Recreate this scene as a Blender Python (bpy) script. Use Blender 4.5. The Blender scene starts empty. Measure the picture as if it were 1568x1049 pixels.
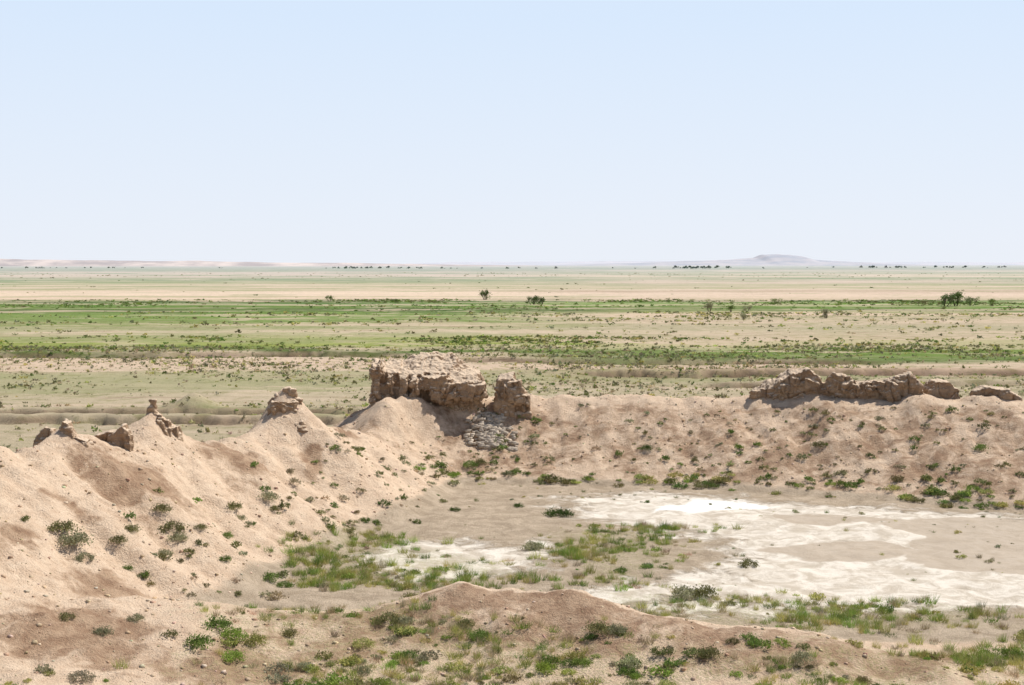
import bpy, math, random
import numpy as np
from mathutils import Vector
rng=np.random.default_rng(7); random.seed(7)
scene=bpy.context.scene
scene.view_settings.view_transform='Standard'
try: scene.view_settings.look='None'
except Exception: pass
scene.view_settings.exposure=0

# ------------------------------------------------------------ noise
def _h(ix,iy,iz,seed):
    n=(ix.astype(np.int64)*374761393+iy.astype(np.int64)*668265263+iz.astype(np.int64)*2147483647+seed*974634777)&0xFFFFFFFF
    n=((n^(n>>13))*1274126177)&0xFFFFFFFF
    n=((n^(n>>15))*2246822519)&0xFFFFFFFF
    n=n^(n>>16)
    return n/4294967295.0
def vnoise(x,y,z=None,seed=0):
    x=np.asarray(x,float); y=np.asarray(y,float)
    if z is None: z=np.zeros_like(x)
    ix=np.floor(x);iy=np.floor(y);iz=np.floor(z)
    fx=x-ix;fy=y-iy;fz=z-iz
    fx=fx*fx*fx*(fx*(fx*6-15)+10);fy=fy*fy*fy*(fy*(fy*6-15)+10);fz=fz*fz*fz*(fz*(fz*6-15)+10)
    two=np.any(z!=0)
    def pl(k):
        a=_h(ix,iy,iz+k,seed);b=_h(ix+1,iy,iz+k,seed);c=_h(ix,iy+1,iz+k,seed);d=_h(ix+1,iy+1,iz+k,seed)
        return (a*(1-fx)+b*fx)*(1-fy)+(c*(1-fx)+d*fx)*fy
    p=pl(0)
    if two: p=p*(1-fz)+pl(1)*fz
    return p*2-1
def fbm(x,y,z=None,oct=4,seed=0):
    s=0;a=1;t=0;f=1
    for i in range(oct):
        s=s+a*vnoise(x*f+i*17.3,y*f-i*9.1,None if z is None else z*f+i*3.7,seed+i);t+=a;a*=.5;f*=2.03
    return s/t
def sst(a,b,x):
    t=np.clip((x-a)/(b-a),0,1); return t*t*(3-2*t)

# ------------------------------------------------------------ landform
LP=np.array([(-9.5,106,4.5,9,9),(-10,97,3.2,6.5,8),(-12.3,91.5,4.6,8,8),(-14.3,88,5.7,9.5,8),(-16.9,82,4.7,9.5,8),
 (-19.2,76,6.0,10.5,8),(-20.5,73,5.7,11,8),(-22.3,70,6.2,12,9),(-24,66,6.4,13,10),(-28,58,6.3,14,10),(-32,48,6,14,10),(-36,30,5,14,10)],float)
QP=np.array([(-9.5,106,4.5,10,9),(-4,107,4.7,10,9),(1.5,107.5,5.0,10.5,9),(8,107,5.15,11,9),(13,106,5.1,11,9),(18,105,5.3,11.5,9),
 (28,102,5.4,12.5,9),(36,99,5.5,13.5,9),(50,93,5.4,14,9),(80,80,5,14,9)],float)
MP=np.array([(-26,50,2.9,5,14),(-18,54,2.3,3.5,12),(-12,56.5,1.3,3,10),(-5.8,57.3,.85,2.6,7),(-2.2,58.2,1.7,2.8,6),(2,57.5,1.6,2.8,6),(5,55.6,1.3,2.6,6),
 (7.8,54,1.1,2.6,5),(11.4,53.5,1.0,2.5,5),(14.5,53,.35,2.5,4)],float)
def line(x,y,P,inner):
    best=np.full(x.shape,1e9);c=np.zeros_like(best);wi=c.copy();wo=c.copy();sd=c.copy()
    for a,b in zip(P[:-1],P[1:]):
        dx,dy=b[0]-a[0],b[1]-a[1];L2=dx*dx+dy*dy;L=math.sqrt(L2)
        t=np.clip(((x-a[0])*dx+(y-a[1])*dy)/L2,0,1)
        ex=x-(a[0]+t*dx);ey=y-(a[1]+t*dy);d=np.hypot(ex,ey)
        cr=(dx*(y-a[1])-dy*(x-a[0]))/L*inner
        m=d<best
        best=np.where(m,d,best);c=np.where(m,a[2]+t*(b[2]-a[2]),c)
        wi=np.where(m,a[3]+t*(b[3]-a[3]),wi);wo=np.where(m,a[4]+t*(b[4]-a[4]),wo)
        sd=np.where(m,np.where(cr>0,d,-d),sd)
    return c,wi,wo,sd
def prof(t,e,r=.07):
    t=np.sqrt(t*t+r*r)-r
    return np.clip(1-t,0,None)**e
BUMPS=[(-14.2,88,1.5,2.1),(-19.2,76,1.3,2.2),(-22,70.3,.5,2.0),(-7.9,102.9,1.35,2.2),(-8.8,101.1,1.15,2.0),(-6.6,103.6,.8,1.7),(-3.8,104.6,.9,3.6),(-.5,105,.6,2.5),(28.5,100.2,.7,2.6),(-33,147,1.6,3.2)]
def fields(x,y):
    cL,wi,wo,sL=line(x,y,LP,1); tL=np.where(sL>0,sL/wi,-sL/wo)
    cQ,wi2,wo2,sQ=line(x,y,QP,-1); tQ=np.where(sQ>0,sQ/wi2,-sQ/wo2)
    cM,wi3,wo3,sM=line(x,y,MP,1); tM=np.where(sM>0,sM/wi3,-sM/wo3)
    return cL,tL,sL,cQ,tQ,sQ,cM,tM,sM
def outside(x,y,f=None):
    f=f or fields(x,y)
    return np.maximum(-f[2],-f[5])
DITCH=[(135,-70,-12,1.5,2.6,3.0),(143,-60,-5,1.2,2.4,2.5),(196,6,130,2.2,4.0,3.0),(236,-120,-15,1.8,5.0,5.0),(216,-15,60,.9,4,4.0),(178,20,90,.8,2.6,4.0)]
def ditch(x,y):
    h=np.zeros_like(x);m=h.copy()
    for k,(y0,x0,x1,dp,w,wb) in enumerate(DITCH):
        yy=y0+wb*fbm(x*.03,x*0+k*7.7,oct=4,seed=40+k)*1.6+.8*vnoise(x*.4,x*0+k)+.4*vnoise(x*1.1,x*0+k)
        e=sst(x0,x0+8,x)*(1-sst(x1-8,x1,x))
        q=(y-yy)/w
        cut=np.where(q<0,np.clip(1+q/1.6,0,1),np.clip(1-q/.4,0,1))
        h-=dp*e*cut*(0.7+.6*fbm(x*.15,y*.02,oct=2,seed=60+k)); m=np.maximum(m,e*np.where(q<0,0.2*cut,np.clip(1-np.abs(q-.15)/.45,0,1))*(.75+.9*fbm(x*.13,x*0,oct=3,seed=65+k)))
        h+=.35*e*np.exp(-((q-.9)/.6)**2)
    return h,m
def ridged(x,y,oct,seed):
    s=0;a=1;t=0;f=1
    for i in range(oct):
        s=s+a*(1-np.abs(vnoise(x*f+i*5.1,y*f+i*7.9,None,seed+i))*2);t+=a;a*=.5;f*=2.1
    return s/t
def height(x,y):
    x=np.asarray(x,float);y=np.asarray(y,float)
    f=fields(x,y);cL,tL,sL,cQ,tQ,sQ,cM,tM,sM=f
    near=1-sst(118,150,y)
    wx=x+1.2*fbm(x*.12,y*.12,oct=2,seed=31);wy=y+1.2*fbm(x*.12,y*.12,oct=2,seed=34)
    u=wx*.4+wy*.92;v=wx*.92-wy*.4
    gL=(1-np.abs(fbm(u*.2+.1*v*.3,v*.05,oct=2,seed=3))*2.4)
    g2=ridged(u*.75,v*.14,2,seed=36)
    hL=(cL+.35*fbm(u*.5,v*.1,oct=3,seed=5))*prof(tL,1.22)
    midL=np.clip(4*tL*(1-tL),0,1)
    hL=hL+midL*((-.9*gL+.24*g2)*np.clip(cL/6,0,1)+.35)
    hQ=(cQ+.18*fbm(x*.3,y*.1,oct=3,seed=6))*prof(tQ,1.15,.09)
    midQ=np.clip(4*tQ*(1-tQ),0,1)
    hQ=hQ+midQ*(.42*fbm(wx*.25+wy*.05,wy*.07,oct=3,seed=8)+.18*ridged(wx*.7,wy*.16,2,seed=37))
    hM=(cM+.22*fbm(x*.35,y*.3,oct=3,seed=9))*prof(tM,1.3,.2)
    hM=hM+np.clip(4*tM*(1-tM),0,1)*.3*fbm(x*.5,y*.3,oct=3,seed=12)*(tM<1)
    r=np.hypot(x,y);hC=13.2*np.clip(1-r/43,0,1)
    p=5
    h=(np.clip(hL,0,None)**p+np.clip(hQ,0,None)**p+np.clip(hM,0,None)**p+hC**p)**(1/p)
    for bx,by,bh,br in BUMPS:
        d=np.hypot(x-bx,y-by)/br
        h=h+bh*np.clip(1-d*.85,0,1)**1.2
    slope=np.clip(h/3,0,1)
    h=h+near*((.10+.25*slope)*fbm(x*.33,y*.33,oct=3,seed=11)+(.04+.14*slope)*fbm(x*1.1,y*1.1,oct=4,seed=13)+(.02+.02*slope)*vnoise(x*3.6,y*3.6,seed=17))
    h=h-near*slope*.18*np.clip(ridged(wx*.5,wy*.5,3,seed=52)-.45,0,1)*2
    far=sst(118,180,y)
    h=h+far*(.35*fbm(x*.05,y*.05,oct=4,seed=21)+.12*fbm(x*.4,y*.4,oct=2,seed=22))*(1-.5*sst(400,900,y))
    dh,_=ditch(x,y); o=sst(8,14,outside(x,y,f))
    return h+dh*o

def polysd(x,y,P):
    P=np.array(P,float);best=np.full(x.shape,1e9);ins=np.zeros(x.shape,bool)
    for i in range(len(P)):
        a=P[i];b=P[(i+1)%len(P)];dx,dy=b-a
        t=np.clip(((x-a[0])*dx+(y-a[1])*dy)/(dx*dx+dy*dy),0,1)
        best=np.minimum(best,np.hypot(x-a[0]-t*dx,y-a[1]-t*dy))
        c=((a[1]>y)!=(b[1]>y))&(x<(b[0]-a[0])*(y-a[1])/((b[1]-a[1]) if b[1]!=a[1] else 1e-9)+a[0])
        ins^=c
    return np.where(ins,best,-best)
SALT=[[(1.5,91),(6.2,93),(17,89.6),(30,84),(37,83),(30,61),(22,60.5),(14.6,61),(9.1,62),(7.4,65.3),(10.8,70.3),(11,76),(7.9,79.7),(4.4,83)],
 [(-7.4,67.4),(-7.3,71),(-4.7,76.5),(-1.9,77.6),(.2,74),(3.1,77.6),(3.2,73.4),(.5,69),(-2.6,66.7),(-5,66)],
 [(2,65.3),(6.6,66.7),(9,64),(14,62),(13,59.8),(6.2,61.5),(2.5,63.2)],
 [(.5,52.6),(4,53),(8,52),(8,50),(1,49.5)]]
BRIGHT=[(8,87),(11,90.2),(14.8,89.6),(16.3,87),(12,85),(9,85)]
MUD=[[(16.8,85),(19.9,84.6),(21.4,82.5),(19.2,81),(16.9,82.4)],
 [(12.5,74.2),(15.1,76),(19,76.6),(20.8,73.6),(20,71.5),(16.3,71),(13.3,72.7)],
 [(20.5,82),(25.3,83.5),(34,82),(34,68),(25.8,68),(22,69.2),(20.6,73),(22,77.5)]]
GREEN=[[(-11,70),(-9,79),(-5,78),(-1,72),(1,68),(-3,64),(-9,64)],[(2,70),(3,80),(9,82),(11,76),(8,70),(8,66),(4,64)],
 [(-14,48),(-12,58),(-8,62),(-2,56),(6,53),(16,55),(22,56),(22,48)],[(4,66),(14,63),(22,62),(22,57),(10,57),(3,60)]]
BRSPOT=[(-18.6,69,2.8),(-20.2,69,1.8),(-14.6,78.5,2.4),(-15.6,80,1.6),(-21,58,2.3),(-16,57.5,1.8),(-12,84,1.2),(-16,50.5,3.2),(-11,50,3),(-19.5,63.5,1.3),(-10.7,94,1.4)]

# ------------------------------------------------------------ node helper
class N:
    def __init__(s,mat):
        mat.use_nodes=True;s.t=mat.node_tree;s.t.nodes.clear()
    def n(s,typ,**k):
        d=s.t.nodes.new(typ)
        for a,b in k.items(): setattr(d,a,b)
        return d
    def put(s,sock,v):
        if isinstance(v,bpy.types.NodeSocket): s.t.links.new(v,sock)
        elif v is not None:
            if hasattr(sock.default_value,'__len__') and not hasattr(v,'__len__'): v=[v]*len(sock.default_value)
            if hasattr(v,'__len__') and len(v)==3 and len(sock.default_value)==4: v=(*v,1)
            sock.default_value=v
    def m(s,op,a,b=None,c=None,clamp=False):
        d=s.n('ShaderNodeMath',operation=op,use_clamp=clamp)
        for i,v in enumerate((a,b,c)):
            if v is not None: s.put(d.inputs[i],v)
        return d.outputs[0]
    def mix(s,f,a,b,mode='MIX'):
        d=s.n('ShaderNodeMix',data_type='RGBA',blend_type=mode)
        s.put(d.inputs[0],f);s.put(d.inputs[6],a);s.put(d.inputs[7],b)
        return d.outputs[2]
    def rng(s,v,a,b,c=0,e=1,smooth=True):
        d=s.n('ShaderNodeMapRange',interpolation_type='SMOOTHSTEP' if smooth else 'LINEAR')
        for i,q in enumerate((v,a,b,c,e)): s.put(d.inputs[i],q)
        return d.outputs[0]
    def noise(s,vec,scale,detail=4,rough=.55,dist=0):
        d=s.n('ShaderNodeTexNoise');s.put(d.inputs['Vector'],vec);d.inputs['Scale'].default_value=scale
        d.inputs['Detail'].default_value=detail;d.inputs['Roughness'].default_value=rough;d.inputs['Distortion'].default_value=dist
        return d.outputs['Fac']
    def vmul(s,v,m):
        d=s.n('ShaderNodeVectorMath',operation='MULTIPLY');s.put(d.inputs[0],v);s.put(d.inputs[1],m);return d.outputs[0]
    def ramp(s,f,stops,interp='LINEAR'):
        d=s.n('ShaderNodeValToRGB');cr=d.color_ramp;cr.interpolation=interp
        while len(cr.elements)<len(stops): cr.elements.new(.5)
        for e,(p,c) in zip(cr.elements,stops): e.position=p;e.color=(*c,1)
        s.put(d.inputs[0],f);return d.outputs[0]
    def out(s,col,rough=.9,bump=None,transl=0):
        b=s.n('ShaderNodeBsdfPrincipled');s.put(b.inputs['Base Color'],col);s.put(b.inputs['Roughness'],rough)
        b.inputs['Specular IOR Level'].default_value=.15
        if bump is not None: s.t.links.new(bump,b.inputs['Normal'])
        o=s.n('ShaderNodeOutputMaterial');sh=b.outputs[0]
        if transl:
            t=s.n('ShaderNodeBsdfTranslucent');s.put(t.inputs[0],col)
            mx=s.n('ShaderNodeMixShader');mx.inputs[0].default_value=transl
            s.t.links.new(sh,mx.inputs[1]);s.t.links.new(t.outputs[0],mx.inputs[2]);sh=mx.outputs[0]
        s.t.links.new(sh,o.inputs[0])
    def bump(s,h,strength,dist,normal=None):
        b=s.n('ShaderNodeBump');b.inputs['Strength'].default_value=strength;b.inputs['Distance'].default_value=dist
        s.put(b.inputs['Height'],h)
        if normal is not None: s.t.links.new(normal,b.inputs['Normal'])
        return b.outputs[0]
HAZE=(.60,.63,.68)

def mesh_obj(name,V,F,mat,attrs=None,smooth=False,parent=None):
    me=bpy.data.meshes.new(name);k=F.shape[1]
    me.vertices.add(len(V));me.vertices.foreach_set('co',np.ascontiguousarray(V,np.float32).ravel())
    me.loops.add(F.size);me.loops.foreach_set('vertex_index',np.ascontiguousarray(F,np.int32).ravel())
    me.polygons.add(len(F));me.polygons.foreach_set('loop_start',np.arange(0,F.size,k,dtype=np.int32))
    try: me.polygons.foreach_set('loop_total',np.full(len(F),k,np.int32))
    except Exception: pass
    me.update(calc_edges=True);me.validate()
    if smooth: me.polygons.foreach_set('use_smooth',np.ones(len(me.polygons),bool))
    for an,av in (attrs or {}).items():
        a=me.attributes.new(an,'FLOAT_COLOR','POINT')
        if av.shape[1]==3: av=np.hstack([av,np.ones((len(av),1))])
        a.data.foreach_set('color',np.ascontiguousarray(av,np.float32).ravel())
    me.materials.append(mat)
    o=bpy.data.objects.new(name,me);scene.collection.objects.link(o)
    if parent: o.parent=parent
    return o

# ------------------------------------------------------------ ground material
gm=bpy.data.materials.new('desert_ground');g=N(gm)
pos=g.n('ShaderNodeNewGeometry').outputs['Position']
sep=g.n('ShaderNodeSeparateXYZ');g.put(sep.inputs[0],pos);X,Y,Z=sep.outputs
A=g.n('ShaderNodeAttribute',attribute_name='ma');sa=g.n('ShaderNodeSeparateColor');g.put(sa.inputs[0],A.outputs['Color'])
salt,brown,green=sa.outputs;plain=A.outputs['Alpha']
B=g.n('ShaderNodeAttribute',attribute_name='mb');sb=g.n('ShaderNodeSeparateColor');g.put(sb.inputs[0],B.outputs['Color'])
mud,bright,ditchm=sb.outputs
n1=g.noise(pos,.3,6,.6);n2=g.noise(pos,1.6,6,.65,.5);n3=g.noise(pos,9,4,.7);n4=g.noise(pos,30,2,.6);n5=g.noise(pos,.75,7,.7,.8)
sand=g.mix(g.rng(n2,.3,.7),(.65,.475,.33),(.78,.605,.44))
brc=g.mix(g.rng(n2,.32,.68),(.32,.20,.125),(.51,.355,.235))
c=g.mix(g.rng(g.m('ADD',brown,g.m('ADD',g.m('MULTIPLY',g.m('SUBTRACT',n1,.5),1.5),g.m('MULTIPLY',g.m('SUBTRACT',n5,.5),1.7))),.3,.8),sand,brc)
basin=g.mix(g.rng(n5,.3,.7),(.38,.295,.205),(.58,.465,.34))
c=g.mix(g.rng(g.m('ADD',B.outputs['Alpha'],g.m('MULTIPLY',g.m('SUBTRACT',n5,.5),.9)),.3,.7),c,basin)
c=g.mix(g.rng(n3,.57,.70,0,.5),c,g.mix(1,c,(.60,.51,.43),'MULTIPLY'))
c=g.mix(g.rng(n3,.30,.42,.35,0),c,g.mix(1,c,(1.15,1.15,1.15),'MULTIPLY'))
vor=g.n('ShaderNodeTexVoronoi');g.put(vor.inputs['Vector'],pos);vor.inputs['Scale'].default_value=2.6
c=g.mix(g.rng(vor.outputs['Distance'],.05,.12,.55,0),c,(.30,.22,.14))
sn=g.m('ADD',g.m('MULTIPLY',g.m('SUBTRACT',n1,.5),.9),g.m('MULTIPLY',g.m('SUBTRACT',n5,.5),1.3))
sf=g.rng(g.m('ADD',salt,sn),.32,.78)
saltc=g.mix(g.rng(n5,.38,.62),(.50,.43,.34),(.73,.665,.57))
c=g.mix(g.m('MULTIPLY',sf,.95),c,saltc)
c=g.mix(g.m('MULTIPLY',g.rng(g.m('ADD',mud,g.m('MULTIPLY',sn,.35)),.42,.56),.85),c,g.mix(n5,(.36,.29,.215),(.50,.41,.315)))
c=g.mix(g.rng(g.m('ADD',bright,g.m('MULTIPLY',sn,.7)),.35,.85),c,(.88,.86,.82))
gf=g.m('MULTIPLY',g.rng(g.m('ADD',green,g.m('MULTIPLY',g.m('SUBTRACT',n2,.5),1.4)),.45,.95),g.rng(n3,.4,.62))
c=g.mix(g.m('MULTIPLY',gf,.6),c,(.30,.29,.12))
# outer plain bands
wob=g.noise(g.vmul(pos,(.018,.05,0)),1,5,.6);wob2=g.noise(g.vmul(pos,(.004,.012,0)),1,4,.6)
yy=g.m('MULTIPLY',Y,g.m('ADD',.78,g.m('ADD',g.m('MULTIPLY',wob,.20),g.m('MULTIPLY',wob2,.24))))
t=g.m('DIVIDE',g.m('LOGARITHM',g.m('DIVIDE',g.m('MAXIMUM',yy,125.1),125),2),6.5,clamp=True)
def T(y): return min(1,max(0,math.log2(y/125)/6.5))
P_=(.46,.38,.25);S_=(.62,.47,.34);G_=(.14,.21,.045);DG=(.075,.12,.03);O_=(.28,.29,.12);YG=(.30,.33,.085);BR=(.42,.295,.20)
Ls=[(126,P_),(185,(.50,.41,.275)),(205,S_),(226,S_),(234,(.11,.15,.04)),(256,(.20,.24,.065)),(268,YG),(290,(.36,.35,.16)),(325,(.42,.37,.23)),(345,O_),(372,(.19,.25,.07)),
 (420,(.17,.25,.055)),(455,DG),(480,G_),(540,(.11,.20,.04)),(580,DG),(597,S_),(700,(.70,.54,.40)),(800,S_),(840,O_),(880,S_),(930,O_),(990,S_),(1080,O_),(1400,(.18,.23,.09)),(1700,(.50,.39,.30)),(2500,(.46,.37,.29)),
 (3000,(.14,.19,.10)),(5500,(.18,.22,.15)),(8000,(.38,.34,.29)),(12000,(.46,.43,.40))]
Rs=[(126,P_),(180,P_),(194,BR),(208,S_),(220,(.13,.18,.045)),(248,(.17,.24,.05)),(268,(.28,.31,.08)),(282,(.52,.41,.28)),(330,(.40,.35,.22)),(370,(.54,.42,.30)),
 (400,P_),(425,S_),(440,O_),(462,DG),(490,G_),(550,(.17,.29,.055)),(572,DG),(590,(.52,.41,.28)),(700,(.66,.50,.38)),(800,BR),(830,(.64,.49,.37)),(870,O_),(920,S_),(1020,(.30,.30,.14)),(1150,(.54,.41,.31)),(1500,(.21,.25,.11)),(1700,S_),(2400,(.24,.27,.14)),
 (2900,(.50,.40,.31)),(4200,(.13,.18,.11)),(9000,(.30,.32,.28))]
cl=g.ramp(t,[(T(a),b) for a,b in Ls]);cr_=g.ramp(t,[(T(a),b) for a,b in Rs])
ang=g.m('ADD',g.m('DIVIDE',X,g.m('MAXIMUM',Y,50)),g.m('MULTIPLY',g.m('SUBTRACT',wob2,.5),.35))
pc=g.mix(g.rng(ang,-.06,.10),cl,cr_)
p1=g.noise(pos,.05,6,.62);p2=g.noise(pos,.35,5,.65);p3=g.noise(pos,.012,5,.6);p4=g.noise(pos,.003,6,.65)
strip=g.noise(g.vmul(pos,(.012,.09,0)),1,5,.6,.4);strip2=g.noise(g.vmul(pos,(.004,.03,0)),1,5,.6,.3);strip3=g.noise(g.vmul(pos,(.02,.22,0)),1,5,.65,.5)
pc=g.mix(g.rng(p2,.50,.64,0,.65),pc,g.mix(1,pc,(.50,.57,.33),'MULTIPLY'))
pc=g.mix(g.rng(p1,.55,.65,0,.5),pc,(.62,.485,.35))
pc=g.mix(g.rng(p1,.36,.45,.3,0),pc,g.mix(1,pc,(.55,.68,.4),'MULTIPLY'))
pc=g.mix(g.rng(strip,.56,.62,0,.65),pc,(.58,.45,.32))
pc=g.mix(g.rng(strip2,.55,.59,0,.5),pc,(.60,.465,.335))
pc=g.mix(g.rng(strip2,.38,.43,.45,0),pc,(.22,.255,.09))
pc=g.mix(g.rng(strip3,.59,.63,0,.55),pc,(.36,.26,.175))
pc=g.mix(g.rng(p3,.55,.64,0,.35),pc,(.20,.25,.075))
farm=g.rng(Y,700,1500)
pc=g.mix(g.m('MULTIPLY',farm,g.rng(p4,.5,.58,0,.75)),pc,(.17,.22,.09))
pc=g.mix(g.m('MULTIPLY',farm,g.rng(p3,.36,.46,.6,0)),pc,(.58,.44,.34))
pc=g.mix(g.rng(n2,.55,.72,0,.4),pc,g.mix(1,pc,(.55,.54,.38),'MULTIPLY'))
pc=g.mix(g.m('MULTIPLY',ditchm,.95,clamp=True),pc,(.19,.125,.08))  # brown earth, with the shade of the far bank painted in
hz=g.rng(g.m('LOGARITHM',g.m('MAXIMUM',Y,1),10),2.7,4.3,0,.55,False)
pc=g.mix(hz,pc,HAZE)  # distance haze painted into the plain colour, stronger further out
c=g.mix(plain,c,pc)
hh=g.m('ADD',g.m('MULTIPLY',n2,.5),g.m('ADD',g.m('MULTIPLY',n3,.42),g.m('MULTIPLY',n4,.14)))
flat=g.m('SUBTRACT',1,g.m('MULTIPLY',sf,.7))
g.out(c,.95,g.bump(g.m('MULTIPLY',hh,flat),1,.30))

# ------------------------------------------------------------ ground mesh
def grow(a,d0,ratio,lim):
    r=[];d=d0
    while a<lim: a+=d;d*=ratio;r.append(a)
    return np.array(r)
xs=np.arange(-42,46,.2);xr=grow(xs[-1],.2,1.055,20000);xl=-grow(42,.2,1.055,20000)[::-1]
xs=np.concatenate([xl,xs,xr])
ys=[42.0]
while ys[-1]<30000:
    y=ys[-1]
    dy=.2 if y<112 else (.2+.007*(y-112) if y<300 else 1.5+.03*(y-300))
    ys.append(y+dy)
yb=42-grow(0,.25,1.06,3000)[::-1]
ys=np.concatenate([yb,np.array(ys)])
GX,GY=np.meshgrid(xs,ys);fx=GX.ravel();fy=GY.ravel()
Zg=np.concatenate([height(fx[i:i+100000],fy[i:i+100000]) for i in range(0,len(fx),100000)])
def masks(x,y):
    f=fields(x,y);cL,tL,sL,cQ,tQ,sQ,cM,tM,sM=f
    wx=x+1.8*fbm(x*.4,y*.4,oct=4,seed=71)+1.8*fbm(x*.12,y*.12,oct=2,seed=73);wy=y+1.5*fbm(x*.35,y*.4,oct=4,seed=72)
    sd=np.max([polysd(wx,wy,P) for P in SALT],axis=0);salt=np.clip(.5+sd*.2,0,1)
    md=np.max([polysd(wx,wy,P) for P in MUD],axis=0);mud=np.clip(.55+md*.5,0,1)
    br=np.clip(.5+polysd(wx,wy,BRIGHT)*.4,0,1)
    gd=np.max([polysd(wx,wy,P) for P in GREEN],axis=0);gr=np.clip(.4+gd*.2,0,.8)
    inQ=(sQ>0);inL=(sL>0)
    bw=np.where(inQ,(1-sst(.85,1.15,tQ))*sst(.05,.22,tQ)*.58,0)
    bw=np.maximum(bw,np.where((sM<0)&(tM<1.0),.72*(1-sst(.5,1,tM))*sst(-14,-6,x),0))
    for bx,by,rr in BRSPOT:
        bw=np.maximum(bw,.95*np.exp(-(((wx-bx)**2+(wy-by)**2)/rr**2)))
    # pale wind-blown debris fan below the ruin
    bw=bw*(1-.9*np.exp(-(((x+8.2)/2.4)**2+((y-101.6)/2.6)**2)))
    bas=np.where(inQ&inL,sst(.9,1.1,tQ)*sst(.8,1.0,tL)*sst(53,58,y),0)*(np.where(sM>0,sst(.7,1.1,tM),0.3))
    pl=sst(5,9,outside(x,y,f))
    _,dm=ditch(x,y)
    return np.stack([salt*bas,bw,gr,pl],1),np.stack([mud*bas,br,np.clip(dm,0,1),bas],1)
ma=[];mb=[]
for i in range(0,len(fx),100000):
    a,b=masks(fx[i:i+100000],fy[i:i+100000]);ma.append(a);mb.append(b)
nx=len(xs);ny=len(ys)
ii=(np.arange(ny-1)[:,None]*nx+np.arange(nx-1)[None,:]).ravel()
F=np.stack([ii,ii+1,ii+nx+1,ii+nx],1)
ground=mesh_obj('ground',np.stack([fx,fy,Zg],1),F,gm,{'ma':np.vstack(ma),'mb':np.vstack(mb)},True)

# ------------------------------------------------------------ distant hills
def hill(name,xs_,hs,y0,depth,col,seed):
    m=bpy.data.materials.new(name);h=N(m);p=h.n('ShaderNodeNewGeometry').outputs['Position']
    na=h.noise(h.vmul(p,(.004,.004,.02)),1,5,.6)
    h.out(h.mix(h.rng(na,.35,.65),col[0],col[1]),.95)  # no real atmosphere: haze is put into these pale hill colours
    X_=np.arange(xs_[0],xs_[-1],abs(xs_[-1]-xs_[0])/260);R=np.linspace(-1,1,21)
    H_=np.interp(X_,xs_,hs)
    xx,rr=np.meshgrid(X_,R);HH=np.tile(H_,(21,1))
    z=HH*np.clip(1-np.abs(rr)**1.6,0,1)*(1+.18*fbm(xx*.004,rr*2,oct=4,seed=seed))-2
    yy_=y0+depth*rr
    n_=len(X_);ii=(np.arange(20)[:,None]*n_+np.arange(n_-1)[None,:]).ravel()
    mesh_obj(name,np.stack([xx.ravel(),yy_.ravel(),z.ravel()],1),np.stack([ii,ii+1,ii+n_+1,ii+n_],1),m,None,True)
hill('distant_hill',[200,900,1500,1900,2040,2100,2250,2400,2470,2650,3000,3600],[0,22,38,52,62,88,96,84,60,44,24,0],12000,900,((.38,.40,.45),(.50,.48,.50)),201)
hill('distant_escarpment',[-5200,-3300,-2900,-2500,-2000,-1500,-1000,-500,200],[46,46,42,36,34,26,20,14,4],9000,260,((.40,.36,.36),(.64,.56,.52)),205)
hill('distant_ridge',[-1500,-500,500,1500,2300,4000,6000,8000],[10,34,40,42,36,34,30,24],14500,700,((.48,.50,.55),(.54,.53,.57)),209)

# ------------------------------------------------------------ adobe ruins
am=bpy.data.materials.new('eroded_adobe');a=N(am)
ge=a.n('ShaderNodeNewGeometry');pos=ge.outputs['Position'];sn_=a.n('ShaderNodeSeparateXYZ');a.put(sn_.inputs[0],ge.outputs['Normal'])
m1=a.noise(pos,.9,5,.6);m2=a.noise(pos,5,5,.65);m3=a.noise(pos,18,3,.6);lay=a.noise(a.vmul(pos,(.5,.5,6)),1,4,.6)
c=a.mix(a.rng(m1,.3,.7),(.31,.205,.13),(.46,.33,.22))
c=a.mix(a.rng(lay,.45,.65,0,.4),c,(.26,.175,.11))
c=a.mix(a.rng(m2,.55,.7,0,.45),c,(.20,.135,.085))
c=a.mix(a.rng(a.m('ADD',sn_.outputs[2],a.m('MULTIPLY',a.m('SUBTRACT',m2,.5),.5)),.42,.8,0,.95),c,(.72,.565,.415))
hh=a.m('ADD',a.m('MULTIPLY',m2,.6),a.m('ADD',a.m('MULTIPLY',m3,.25),a.m('MULTIPLY',lay,.5)))
a.out(c,.95,a.bump(hh,1,.2))

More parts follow.
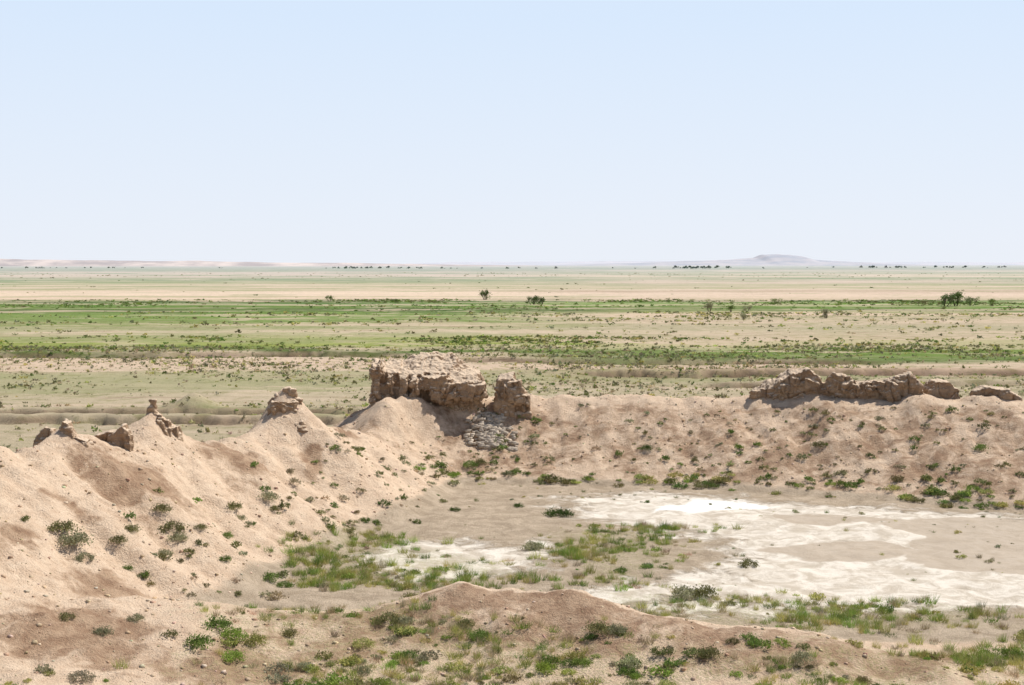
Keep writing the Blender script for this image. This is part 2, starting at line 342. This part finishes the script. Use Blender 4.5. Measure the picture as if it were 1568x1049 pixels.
HF=[(3,2,1,0),(4,5,6,7),(0,1,5,4),(1,2,6,5),(2,3,7,6),(3,0,4,7)]
def hexa(x0,x1,y0,y1,z0,zt,ins=0,skew=0):
    zt=[zt]*4 if not hasattr(zt,'__len__') else zt
    b=[(x0,y0,z0),(x1,y0,z0),(x1,y1,z0),(x0,y1,z0)]
    t=[(x0+ins+skew,y0+ins,zt[0]),(x1-ins+skew,y0+ins,zt[1]),(x1-ins+skew,y1-ins,zt[2]),(x0+ins+skew,y1-ins,zt[3])]
    return b+t,HF
def lump(cx,cy,cz,sx,sy,sz):
    r=np.random.default_rng(int(abs(cx*1000+cy*77+cz*131))%99991)
    an=r.uniform(-.5,.5,3);ca,sa_=math.cos(an[0]),math.sin(an[0]);cb,sb_=math.cos(an[1]*.5),math.sin(an[1]*.5)
    V=[]
    for (i,j,k) in [(-1,-1,-1),(1,-1,-1),(1,1,-1),(-1,1,-1),(-1,-1,1),(1,-1,1),(1,1,1),(-1,1,1)]:
        q=r.uniform(.65,1.1,3);x,y,z=i*sx*q[0],j*sy*q[1],k*sz*q[2]
        x,y=x*ca-y*sa_,x*sa_+y*ca;x,z=x*cb-z*sb_,x*sb_+z*cb
        V.append((cx+x,cy+y,cz+z))
    return V,HF
def ruin(name,parts,voxel=.08,big=.28,flute=.22,fine=.07,crack=.2,seed=0,smooth=2,topn=.0):
    V=[];Fc=[]
    for v,f in parts:
        k=len(V);V+=v;Fc+=[tuple(i+k for i in q) for q in f]
    me=bpy.data.meshes.new('tmp');me.from_pydata(V,[],Fc);me.update()
    o=bpy.data.objects.new('tmp',me);scene.collection.objects.link(o)
    md=o.modifiers.new('r','REMESH');md.mode='VOXEL';md.voxel_size=voxel
    if smooth:
        ms=o.modifiers.new('s','SMOOTH');ms.iterations=smooth*2;ms.factor=.5
    dg=bpy.context.evaluated_depsgraph_get();nm=bpy.data.meshes.new_from_object(o.evaluated_get(dg))
    bpy.data.objects.remove(o)
    n=len(nm.vertices);co=np.zeros(n*3,np.float32);nm.vertices.foreach_get('co',co);co=co.reshape(-1,3).astype(float)
    no=np.zeros(n*3,np.float32);nm.vertex_normals.foreach_get('vector',no);no=no.reshape(-1,3)
    x,y,z=co.T
    up=np.clip(no[:,2],0,1);st=1-up*.85
    d=big*(1-.4*up)*fbm(x*.8,y*.8,z*.8+5,oct=3,seed=seed+1)+flute*st*(-np.abs(fbm(x*1.6,y*1.6,z*.35+9,oct=3,seed=seed+2))*2+.5)
    d=d+fine*(1-.5*up)*fbm(x*4.5,y*4.5,z*4.5+3,oct=3,seed=seed+3)+.05*st*vnoise(x*.6,y*.6,z*5+2,seed=seed+4)
    cn=fbm(x*.9,y*.9,z*.45+7,oct=3,seed=seed+6);d=d-crack*st*np.exp(-(cn/.05)**2)
    cn=fbm(x*1.7,y*1.7,z*1.7+2,oct=2,seed=seed+9);d=d-crack*.4*st*np.exp(-(cn/.07)**2)
    d=np.clip(d,-.5,.35)
    zmax=z.max();hi=np.clip((z-(zmax-2.2))/1.2,0,1)
    co=co+no*d[:,None]
    co[:,2]+=topn*hi*(fbm(x*1.0,y*.8,oct=4,seed=seed+12)-.1)
    nm.vertices.foreach_set('co',co.astype(np.float32).ravel());nm.update();nm.name=name
    nm.polygons.foreach_set('use_smooth',np.ones(len(nm.polygons),bool))
    nm.materials.clear();nm.materials.append(am)
    ob=bpy.data.objects.new(name,nm);scene.collection.objects.link(ob);return ob
def wallprof(pts,th,base,seed=1,lumps=1.0):
    out=[];r=np.random.default_rng(seed)
    for (xa,ya,za),(xb,yb_,zb) in zip(pts[:-1],pts[1:]):
        b=[(xa-.03,ya-th,base),(xb+.03,yb_-th,base),(xb+.03,yb_+th,base),(xa-.03,ya+th,base)]
        k=.88
        t=[(xa-.03,ya-th*k,za-.08),(xb+.03,yb_-th*k,zb-.08),(xb+.03,yb_+th*.6,zb-.02),(xa-.03,ya+th*.6,za-.02)]
        out.append((b+t,HF))
        L=math.hypot(xb-xa,yb_-ya)
        for i in range(int(L*1.5*lumps)):
            u=r.random();zt=za+u*(zb-za);s=r.uniform(.25,.5)*min(1,th*1.3)
            w=r.random()*.75;zz=base+1+(zt-base-1)*w
            out.append(lump(xa+u*(xb-xa),ya+u*(yb_-ya)-th*r.uniform(.7,.95),zz-.1,s*1.2,s,s*r.uniform(.6,1.2)))
    return out
R=np.random.default_rng(5)
main=[hexa(-10.3,-9.2,103.9,106.3,3.6,[7.5,7.2,7.6,7.9],.1),
 hexa(-9.5,-8.2,103.9,107.0,3.6,[7.2,7.1,8.0,7.8],.12),
 hexa(-8.6,-6.4,104.1,107.4,3.6,[7.0,7.0,8.3,8.0],.15),
 hexa(-7.2,-4.4,104.4,107.8,4.0,[7.1,7.0,8.3,8.5],.2),
 hexa(-4.8,-2.1,104.4,107.2,4.0,[6.8,6.4,7.1,8.2],.3),
 hexa(-6.3,-2.3,103.9,105.5,5.4,[6.8,6.2,6.8,7.3],.2),
 hexa(-4.7,-2.3,103.2,104.8,5.2,[6.0,6.0,6.7,6.7],.3),
 hexa(-1.35,.5,104.0,106.0,3.6,[6.5,6.6,7.05,6.8],.35),
 hexa(.2,1.45,104.2,105.9,3.6,[6.2,5.0,5.2,6.4],.15)]
for px_,w_,h_ in [(-10.1,.30,8.0),(-9.75,.25,8.2),(-8.9,.36,7.4),(-8.0,.38,7.2),(-7.15,.34,7.1)]:
    main.append(hexa(px_-w_,px_+w_,103.45+R.uniform(-.12,.12),104.6,3.6,[h_-.6,h_-.55,h_,h_],.12))
for i in range(22):
    x=R.uniform(-6.2,-2.6);z=R.uniform(5.5,6.4)-(x+6.5)*.05;s=R.uniform(.4,.75)
    main.append(lump(x,104.1-.35*math.exp(-((x+3.4)/1.2)**2),z,s*1.3,s*.7,s*.8))
for i in range(8):
    x=R.uniform(-1.0,.9);z=R.uniform(4.8,6.2-max(0,x)*1.0);s=R.uniform(.3,.45)
    main.append(lump(x,104.2,z,s*1.2,s,s))
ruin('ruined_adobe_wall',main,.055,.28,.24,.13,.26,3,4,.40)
bl=[hexa(-10.6,-8.2,99.6,101.6,1.7,[2.9,3.0,3.3,3.3],.1)]+[lump(R.uniform(-10.4,-8.4),99.6,R.uniform(2.3,3),.4,.35,.25) for i in range(7)]
ruin('eroded_adobe_block',bl,.06,.15,.1,.08,.2,8)
tops=[(17.9,105.0,5.7),(18.5,104.9,6.15),(19.6,104.6,6.4),(20.4,104.3,7.0),(21.6,104.0,7.25),(22.4,103.7,6.8),(22.7,103.7,6.4),(23.3,103.4,7.15),(24.4,103.1,7.0),(24.9,103,6.35),(26.0,102.6,6.8),(26.8,102.3,6.4),(27.8,102,7.05),(28.6,101.8,7.2),(29.1,101.6,6.3),(29.4,101.5,5.7)]
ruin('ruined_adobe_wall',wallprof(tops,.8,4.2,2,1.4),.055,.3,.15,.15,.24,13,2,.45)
ruin('ruined_adobe_wall',wallprof([(29.9,102.4,6.0),(30.3,102.2,6.7),(31.3,102,6.65),(31.9,101.8,6.0)],1.1,4.2,3,.5),.06,.2,.12,.1,.15,17,2,.15)
ruin('ruined_adobe_wall',wallprof([(32.7,100.8,6.1),(33.3,100.4,6.5),(34.6,99.9,6.3),(35.6,99.5,5.8)],.8,4.2,4,.6),.06,.2,.12,.1,.15,19,2,.15)
def spire(x,y,base,steps,seed,nl=2):
    r=np.random.default_rng(seed);o=[]
    for (dx,dy,z0,z1,w) in steps:
        o.append(hexa(x+dx-w,x+dx+w,y+dy-w,y+dy+w,z0,z1,w*.45))
        for i in range(nl): o.append(lump(x+dx+r.uniform(-w,w)*.7,y+dy-w*r.uniform(.3,.8),r.uniform(min(max(z0,base),z1-.25),z1-.15),w*.45,w*.4,w*.4))
    return o
ruin('adobe_pinnacle',spire(-19.2,76,6.3,[(-.05,0,6,7.85,.30),(-.12,.1,5.6,7.45,.42),(.12,0,5.4,7.05,.55),(.5,0,5.4,6.7,.6),(1.0,.1,5.2,6.3,.5),(.1,0,5.2,6.5,1.0)],1,1),.045,.14,.18,.12,.16,23,2,.12)
ruin('adobe_pinnacle',spire(-14.0,88,5.9,[(.05,0,6,7.45,.32),(.38,0,6,7.35,.28),(-.35,0,6,7.0,.4),(.75,0,5.6,6.8,.4),(-.7,0,5.4,6.6,.4),(.1,.1,5.0,6.7,1.0),(0,-.2,4.8,6.2,1.5)],2,1),.05,.2,.2,.12,.2,27,2,.3)
lr=[(-23.7,70.6,6.5),(-23.2,70.5,6.95),(-22.7,70.4,6.8),(-22.5,70.3,6.5),(-22.2,70.2,7.4),(-21.9,70.1,7.3),(-21.6,70,6.6),(-20.9,69.9,6.3)]
ruin('ruined_adobe_wall',wallprof(lr,.45,5.2,5,.8),.045,.22,.15,.14,.2,31,2,.15)
ruin('ruined_adobe_wall',wallprof([(-21.5,72.6,6.3),(-20.6,72.4,6.6),(-20.2,72.3,6.5),(-19.8,72.3,6.85),(-19.4,72.2,6.3)],.45,5.2,6,.8),.045,.22,.15,.14,.2,37,2,.15)
# rubble pile of fallen stones
sm=bpy.data.materials.new('rubble_stone');s_=N(sm);pp=s_.n('ShaderNodeNewGeometry').outputs['Position']
sat=s_.n('ShaderNodeAttribute',attribute_name='Col').outputs['Color']
s_.out(s_.mix(s_.noise(pp,6,3),sat,s_.mix(1,sat,(.7,.68,.65),'MULTIPLY')),.9,s_.bump(s_.noise(pp,14,3),.6,.05))
V=[];Fq=[];C=[]
for i in range(420):
    y=R.uniform(101.0,104.3);x=-1.5+R.normal(0,.5+.18*(104.4-y))
    if abs(x+1.5)>1.9: continue
    s=R.uniform(.05,.17)*(1+.25*(104-y)/4);z=float(height(np.array([x]),np.array([y]))[0])+s*.3+R.uniform(0,.06)
    v,f=lump(x,y,z,s*1.3,s,s*.7);k=len(V);V+=v;Fq+=[tuple(q+k for q in w) for w in f]
    b=R.uniform(.7,1.15);C+=[(.66*b,.56*b,.45*b)]*8
mesh_obj('rubble_pile',np.array(V),np.array(Fq),sm,{'Col':np.array(C)})

# ------------------------------------------------------------ foliage
def fol_mat(name,tr=.3):
    m=bpy.data.materials.new(name);f=N(m)
    at=f.n('ShaderNodeAttribute',attribute_name='Col')
    f.out(at.outputs['Color'],.8,None,tr);return m
fm=fol_mat('foliage')
def shrub_proto(nl,ncl,leaf,flat=.75,spread=.45):
    cs=[]
    for i in range(ncl):
        th=rng.random()*6.283;r=math.sqrt(rng.random())*.85;hh=(1-r*r*.8)*flat*(.35+.65*rng.random())
        cs.append((r*math.cos(th),r*math.sin(th),hh))
    cs=np.array(cs);k=rng.integers(0,ncl,nl)
    p=cs[k]+rng.normal(0,spread*.35,(nl,3))*np.array([1,1,.8]);p[:,2]=np.abs(p[:,2])
    d1=rng.normal(0,1,(nl,3));d1[:,2]=np.abs(d1[:,2])+.4;d1/=np.linalg.norm(d1,axis=1)[:,None]
    d2=np.cross(d1,rng.normal(0,1,(nl,3)));d2/=np.linalg.norm(d2,axis=1)[:,None]
    s=leaf*(.6+.8*rng.random(nl))[:,None]
    V=np.stack([p-d2*s*.5,p+d2*s*.5,p+d1*s*1.3],1).reshape(-1,3)
    tone=np.repeat(.75+.5*rng.random(ncl)[k]+.2*(rng.random(nl)-.5),3)
    return V,np.arange(nl*3).reshape(-1,3),tone
def grass_proto(nb,w=.03,lean=.35,rad=.5):
    th=rng.random(nb)*6.283;r=np.sqrt(rng.random(nb))*rad
    b=np.stack([r*np.cos(th),r*np.sin(th),np.zeros(nb)],1)
    ln=rng.normal(0,lean,(nb,2))+b[:,:2]*.4;h=.5+.5*rng.random(nb)
    tip=b+np.stack([ln[:,0]*h,ln[:,1]*h,h],1)
    a2=rng.random(nb)*3.14;d=np.stack([np.cos(a2),np.sin(a2),0*a2],1)*w
    V=np.stack([b-d,b+d,tip],1).reshape(-1,3)
    return V,np.arange(nb*3).reshape(-1,3),np.repeat(.75+.5*rng.random(nb),3)
def scatter(name,protos,x,y,sc,col,sz=None,mat=None,sink=.03):
    n=len(x)
    if n==0: return
    z=height(x,y)-sink;rot=rng.random(n)*6.283;k=rng.integers(0,len(protos),n)
    sz=sc if sz is None else sz
    Vs=[];Fs=[];Cs=[];off=0
    for j,(V,Fq,tn) in enumerate(protos):
        i=np.where(k==j)[0]
        if len(i)==0: continue
        c_,s_=np.cos(rot[i])[:,None],np.sin(rot[i])[:,None]
        vx=(V[None,:,0]*c_-V[None,:,1]*s_)*sc[i][:,None]+x[i][:,None]
        vy=(V[None,:,0]*s_+V[None,:,1]*c_)*sc[i][:,None]+y[i][:,None]
        vz=V[None,:,2]*sz[i][:,None]+z[i][:,None]
        Vs.append(np.stack([vx,vy,vz],2).reshape(-1,3))
        Fs.append((Fq[None]+(np.arange(len(i))*len(V))[:,None,None]).reshape(-1,3)+off);off+=len(i)*len(V)
        Cs.append((col[i][:,None,:]*tn[None,:,None]).reshape(-1,3))
    return mesh_obj(name,np.vstack(Vs),np.vstack(Fs),mat or fm,{'Col':np.clip(np.vstack(Cs),0,1)})
OLV=(.21,.205,.085);GRN=(.16,.23,.055);BRT=(.26,.35,.075);YEL=(.44,.43,.14);DRY=(.44,.36,.23);DKG=(.10,.15,.04);GRY=(.31,.305,.18)
def pick(n,cols,w,var=.15):
    c=np.array(cols)[rng.choice(len(cols),n,p=np.array(w)/sum(w))]
    return c*(1+var*rng.normal(0,1,(n,1)))*(1+.06*rng.normal(0,1,(n,3)))
big=[shrub_proto(900,34,.085,.7) for _ in range(5)]
mid=[shrub_proto(170,14,.17) for _ in range(6)]
mat_=[shrub_proto(300,24,.13,.4) for _ in range(4)]
low=[shrub_proto(18,6,.5,.8) for _ in range(6)]
gr=[grass_proto(70,.022) for _ in range(5)]
grf=[grass_proto(12,.07,.5,.9) for _ in range(4)]
def cand(n,x0,x1,y0,y1): return x0+(x1-x0)*rng.random(n),y0+(y1-y0)*rng.random(n)
# rampart slopes
x,y=cand(16000,-34,52,60,108);f=fields(x,y);tL,sL,tQ,sQ=f[1],f[2],f[4],f[5]
clump=np.clip(.75+.9*fbm(x*.2,y*.2,oct=2,seed=90),.1,2)
dens=16000/(86*48)
nofan=1-np.exp(-(((x+8.2)/2.0)**2+((y-102)/2.8)**2))
pq=np.where((sQ>0)&(sL>0),sst(.1,.28,tQ)*(1-sst(.95,1.05,tQ))*(1.0+.5*(x<2)),0)*clump*nofan
pl_=np.where((sL>0)&(sQ>0),sst(.25,.5,tL)*(1-sst(1.0,1.2,tL))*(.45+.7*sst(78,88,y)),0)*clump*nofan
pk=np.clip(np.maximum(pq*(tL>.5),pl_*(tQ>.6)),0,5)/dens
k=rng.random(len(x))<pk;x,y=x[k],y[k];n=len(x)
scatter('slope_shrubs',mid,x,y,.15+.30*rng.random(n)**1.6,pick(n,[OLV,GRN,GRY,DRY],[5,3,3,1]))
# foot of far rampart
x,y=cand(9000,-8,52,78,104);f=fields(x,y);tL,sL,tQ,sQ=f[1],f[2],f[4],f[5]
pk=np.where((sQ>0)&(sL>0)&(tL>.6),np.exp(-((tQ-1.0)/.08)**2),0)*np.clip(.5+1.0*fbm(x*.3,y*.2,oct=2,seed=91),0.05,1)*.45
k=rng.random(len(x))<pk;x,y=x[k],y[k];n=len(x)
scatter('foot_shrubs',mat_,x,y,.2+.38*rng.random(n),pick(n,[OLV,GRN,BRT,YEL],[3,3,3,5]))
# individual larger shrubs
BS=[(-18.7,60.3,.75,GRY),(-19.4,60.9,.6,OLV),(-18.1,59.6,.45,GRY),(-16,66.4,.65,OLV),(-15.6,65.7,.5,GRY),(-16.7,67.3,.5,OLV),(-14.3,72.5,.5,OLV),(-13.9,72.1,.35,GRY),(-13,75.5,.55,GRY),(-12.6,74.9,.35,OLV),
 (-17.2,63.7,.45,OLV),(-15.7,63.5,.45,GRY),(-13.3,65.1,.35,GRN),(-17.4,62.3,.4,OLV),(-16.7,61.2,.3,GRN),(-15.9,60.8,.3,OLV),(-14.8,67,.35,OLV),(-14.0,69.2,.35,GRN),(-8.3,79.8,.38,GRN),(1.1,74,.6,GRY),
 (2.4,84.1,.6,DKG),(3.1,84.0,.6,DKG),(.4,87.3,.36,DKG),(-3.5,85.5,.36,DKG),(11.7,69.7,.5,OLV),(7.8,63.2,.7,GRY),(8.6,63.1,.65,OLV),(-11.3,65.9,.5,GRN),(-10.6,65.4,.42,GRN),
 (-11.2,53.4,.6,GRN),(-10.5,53,.55,BRT),(-11.5,51.5,.6,GRN),(-10.2,51.2,.5,BRT),(-9.6,52.6,.5,YEL),(-4.9,55.7,.55,OLV),(-4.2,55.6,.45,GRY),(-1.2,54,.5,GRN),(-1.8,54.9,.4,OLV),(3.3,53.5,.55,OLV),(4.0,53.4,.45,GRY),
 (7.2,51.2,.5,OLV),(10.5,50.8,.45,GRY),(1.4,51.6,.45,GRN),(-15,51.5,.4,GRY),(-14.2,53,.35,GRY),(-16.5,52,.35,OLV),(19,53.5,.5,BRT),(20.5,56,.5,YEL),(-2.9,98.5,.6,GRN),(-2.2,98.8,.5,OLV),(9.5,99.5,.5,DKG),(31,93.5,.5,GRN),(21,97,.5,OLV)]
bx=np.array([v[0] for v in BS],float);by=np.array([v[1] for v in BS],float);bs=np.array([v[2] for v in BS],float);bc=np.array([v[3] for v in BS],float)
scatter('desert_shrubs',big,bx,by,bs,bc*(1+.1*rng.normal(0,1,(len(bx),1))),bs*1.05)
# basin & foreground greenery
x,y=cand(14000,-18,26,47,84);f=fields(x,y);tL,sL,tM,sM=f[1],f[2],f[7],f[8];tQ=f[4]
gd=np.max([polysd(x,y,P) for P in GREEN],axis=0)
cl=fbm(x*.22,y*.3,oct=3,seed=95)
pk=sst(-1,2,gd)*np.clip(.25+1.6*cl,0,1)*(tL>.8)*(tQ>1)
k=rng.random(len(x))<pk*.6;xa,ya=x[k],y[k];n=len(xa)
scatter('basin_grass',gr,xa,ya,.22+.33*rng.random(n),pick(n,[BRT,YEL,GRN,DRY],[3,6,1,4]),.15+.30*rng.random(n))
k=rng.random(len(x))<pk*.04;xa,ya=x[k],y[k];n=len(xa)
scatter('basin_plants',mat_,xa,ya,.18+.3*rng.random(n)**1.5,pick(n,[GRN,BRT,OLV,YEL],[3,5,2,4]))
x,y=cand(1500,-10,36,58,96);f=fields(x,y);k=(f[1]>1)&(f[4]>1)&(f[8]>0)&(rng.random(len(x))<np.clip(.14+.6*fbm(x*.2,y*.25,oct=2,seed=99),0,1));xa,ya=x[k],y[k];n=len(xa)
scatter('basin_tufts',gr+mid[:2],xa,ya,.10+.2*rng.random(n)**2,pick(n,[OLV,YEL,GRN,GRY],[3,3,2,3]))
RC=[(-8.3,68.6,2.4,3.0,110),(-10.3,71.5,1.3,2.4,50),(-7.2,75.5,2.2,1.8,30),(3.4,72.3,2.4,2.2,50),(5.5,76,4,1.8,35),(9,80,3,1.2,30),(-2,66,4,1.6,50),(19,60,4.5,2,40),(14,59,4,1.5,30),(20,54,3.5,2.4,45)]
xa=np.concatenate([rng.normal(c_[0],c_[2]*.6,c_[4]) for c_ in RC]);ya=np.concatenate([rng.normal(c_[1],c_[3]*.6,c_[4]) for c_ in RC]);n=len(xa)
scatter('reed_grass',gr,xa,ya,.25+.35*rng.random(n),pick(n,[BRT,YEL,GRN,DRY],[4,5,1,1]),.22+.42*rng.random(n)**1.5)
x,y=cand(5000,-22,24,44,60);f=fields(x,y);tM,sM=f[7],f[8]
cl=fbm(x*.25,y*.3,oct=3,seed=97)
pk=np.where(sM<0.5,sst(.15,.6,tM)*np.clip(.12+1.2*cl,.03,1)*(.35+.65*sst(-14,-11,x)),0)
k=rng.random(len(x))<pk*.7;xa,ya=x[k],y[k];n=len(xa)
scatter('foreground_shrubs',mat_+big[:2],xa,ya,.15+.36*rng.random(n)**2,pick(n,[OLV,GRN,BRT,YEL,GRY],[3,3,4,5,4]))
# clods on the slopes
x,y=cand(15000,-34,44,46,108);f=fields(x,y);o_=outside(x,y,f);k=(o_<3)&((f[1]<.95)|(f[4]<.95)|(f[8]<1));x,y=x[k],y[k];n=len(x)
cp=[]
for j in range(4):
    v,f_=lump(j+.3,1,1,.5,.5,.35);v=np.array(v)-np.array([j+.3,1,1]);f_=np.array(f_);tri=np.vstack([f_[:,[0,1,2]],f_[:,[0,2,3]]]);cp.append((v,tri,np.ones(8)))
scatter('scattered_clods',cp,x,y,.04+.15*rng.random(n)**5,pick(n,[(.58,.43,.29),(.48,.345,.23),(.7,.56,.41)],[3,2,3],.08),mat=sm,sink=0)
# plain
def plainscatter(N_,y0,y1,sc0,sc1,cols,w,name,seed,protos,p0=.3,fx_=.03,flat=1.):
    yv=y0+(y1-y0)*np.sqrt(rng.random(N_));xv=(rng.random(N_)*2-1)*(yv*.42+15)
    o=outside(xv,yv);cl=fbm(xv*fx_,yv*fx_*1.6,oct=3,seed=seed)+.5*fbm(xv*.2,yv*.25,oct=2,seed=seed+1)
    k=(o>8)&(rng.random(N_)<np.clip(p0+1.1*cl,.03,1));xv,yv=xv[k],yv[k];n=len(xv)
    s=sc0+(sc1-sc0)*rng.random(n)**3
    scatter(name,protos,xv,yv,s,pick(n,cols,w),s*flat)
plainscatter(56000,112,260,.10,.42,[OLV,GRN,YEL,DRY,GRY],[4,2,3,3,5],'plain_tufts',110,low+grf,.33)
plainscatter(14000,225,290,.2,.7,[GRN,OLV,BRT,YEL,DKG],[3,4,2,4,1],'plain_shrubs',120,low,.1,.03,.7)
plainscatter(14000,290,440,.2,.9,[OLV,GRN,GRY,YEL],[4,3,4,5],'plain_shrubs',130,low,.08,.03,.7)
plainscatter(13000,440,590,.4,1.2,[GRN,BRT,OLV,DKG],[5,3,4,2],'reed_belt',140,low,.15,.02,.5)
plainscatter(6000,600,2400,.5,1.8,[DKG,OLV,GRN],[2,4,2],'steppe_shrubs',150,low,-.05,.006,.5)
# trees on the plain
bark=bpy.data.materials.new('bark');b_=N(bark);b_.out(b_.mix(b_.noise(b_.n('ShaderNodeNewGeometry').outputs['Position'],8),(.12,.09,.06),(.22,.17,.12)),.9)
def tree(x,y,h,w,col,nst=3):
    z=float(height(np.array([x]),np.array([y]))[0]);e=bpy.data.objects.new('tree',None);scene.collection.objects.link(e);e.location=(x,y,z-.1)
    V=[];Fq=[]
    def limb(p,q,r0,r1):
        k=len(V);p=np.array(p);q=np.array(q)
        for (c0,r) in ((p,r0),(q,r1)):
            for i in range(6): V.append(c0+r*np.array([math.cos(i*1.047),math.sin(i*1.047),0]))
        for i in range(6): Fq.append((k+i,k+(i+1)%6,k+6+(i+1)%6,k+6+i))
    P=[];
    for s in range(nst):
        bx_=rng.normal(0,w*.15);top=(bx_*2.2,rng.normal(0,w*.2),h*.45);limb((bx_,0,0),top,.05*h,.03*h)
        for j in range(5):
            a_=rng.random()*6.28;q=(top[0]+w*.35*math.cos(a_)*rng.random(),top[1]+w*.35*math.sin(a_),h*(.55+.35*rng.random()));limb(top,q,.025*h,.01*h);P.append(q)
    mesh_obj('trunk',np.array(V),np.array(Fq),bark,None,True,e)
    P=np.array(P+[(rng.normal(0,w*.3),rng.normal(0,w*.25),h*(.2+.5*rng.random())) for _ in range(8)])
    nl=900;k=rng.integers(0,len(P),nl);p=P[k]+rng.normal(0,1,(nl,3))*np.array([w*.1,w*.1,h*.09]);p[:,2]=np.clip(p[:,2],.05*h,None)
    d1=rng.normal(0,1,(nl,3));d2=rng.normal(0,1,(nl,3));s=.05*h*(.6+.8*rng.random((nl,1)))
    LV=np.stack([p-d2*s*.5,p+d2*s*.5,p+d1*s],1).reshape(-1,3);tn=np.repeat(.7+.6*rng.random(len(P))[k],3)[:,None]
    mesh_obj('crown',LV,np.arange(nl*3).reshape(-1,3),fm,{'Col':np.array(col)[None]*tn},False,e)
for q in [(-11,594,4.2,3.5,DKG),(7.5,520,3.4,3,DKG),(10.5,521,3.0,2.6,DKG),(152,500,4.5,5,(.15,.21,.07)),(157,502,5.2,5,(.13,.18,.05)),(162,503,3.2,4,(.17,.23,.08)),(145,505,2.4,4,OLV),(171,506,2.6,3,GRN),
          (62,447,2.8,3,GRY),(69,447,2.2,3,GRN),(74,449,2.0,3,GRY),(88,398,2.8,2,GRY),(63,385,2,2,GRY),(-72,560,2.4,3,GRN),(99,530,2.2,4,GRN)]:
    tree(*q)
TL=[(574,4500,110,6,30),(-400,4500,140,5,16),(-520,4400,60,5,7),(2000,5200,900,5,40),(3,4300,900,4,18),(-1400,4700,900,4,24),(1400,5000,400,6,20)]
tx=np.concatenate([rng.normal(a_[0],a_[2]*.4,a_[4]) for a_ in TL]);ty=np.concatenate([rng.normal(a_[1],40,a_[4]) for a_ in TL]);ts=np.concatenate([a_[3]*(.5+rng.random(a_[4])) for a_ in TL])
scatter('distant_trees',[shrub_proto(60,10,.35,1.0) for _ in range(4)],tx,ty,ts,pick(len(tx),[(.16,.20,.17)],[1]),ts*.9)  # tree colour paled to paint haze over them

# camera, world, sun
cam=bpy.data.cameras.new('camera');cam.lens=50;cam.sensor_width=36;cam.clip_end=60000;cam.clip_start=.3
co=bpy.data.objects.new('camera',cam);scene.collection.objects.link(co);co.location=(0,0,15)
co.rotation_euler=(math.radians(90-3.17),0,0);scene.camera=co
az,el=math.radians(58),math.radians(57)
w=bpy.data.worlds.new('World');scene.world=w;w.use_nodes=True
class W(N):
    def __init__(s,t): s.t=t;t.nodes.clear()
wn=W(w.node_tree)
sk=wn.n('ShaderNodeTexSky');sk.sky_type='NISHITA';sk.sun_disc=False;sk.sun_elevation=el;sk.sun_rotation=az
sk.air_density=1;sk.dust_density=1.0;sk.ozone_density=1
tc=wn.n('ShaderNodeTexCoord').outputs['Generated'];sp=wn.n('ShaderNodeSeparateXYZ');wn.put(sp.inputs[0],tc);zz=sp.outputs[2]
hzc=wn.mix(wn.rng(zz,0,.17,smooth=False),(9.5,10.0,10.9),(7.9,9.3,11.2))
skyc=wn.mix(wn.rng(zz,.17,.36,.95,0),sk.outputs[0],hzc)
bg=wn.n('ShaderNodeBackground');bg.inputs[1].default_value=.09;ow=wn.n('ShaderNodeOutputWorld')
wn.put(bg.inputs[0],skyc);wn.t.links.new(bg.outputs[0],ow.inputs[0])
sl=bpy.data.lights.new('sun','SUN');sl.energy=5;sl.angle=math.radians(.5);sl.color=(1,.955,.885)
so=bpy.data.objects.new('sun',sl);scene.collection.objects.link(so)
d=Vector((math.sin(az)*math.cos(el),math.cos(az)*math.cos(el),math.sin(el)));so.rotation_euler=d.to_track_quat('Z','Y').to_euler()
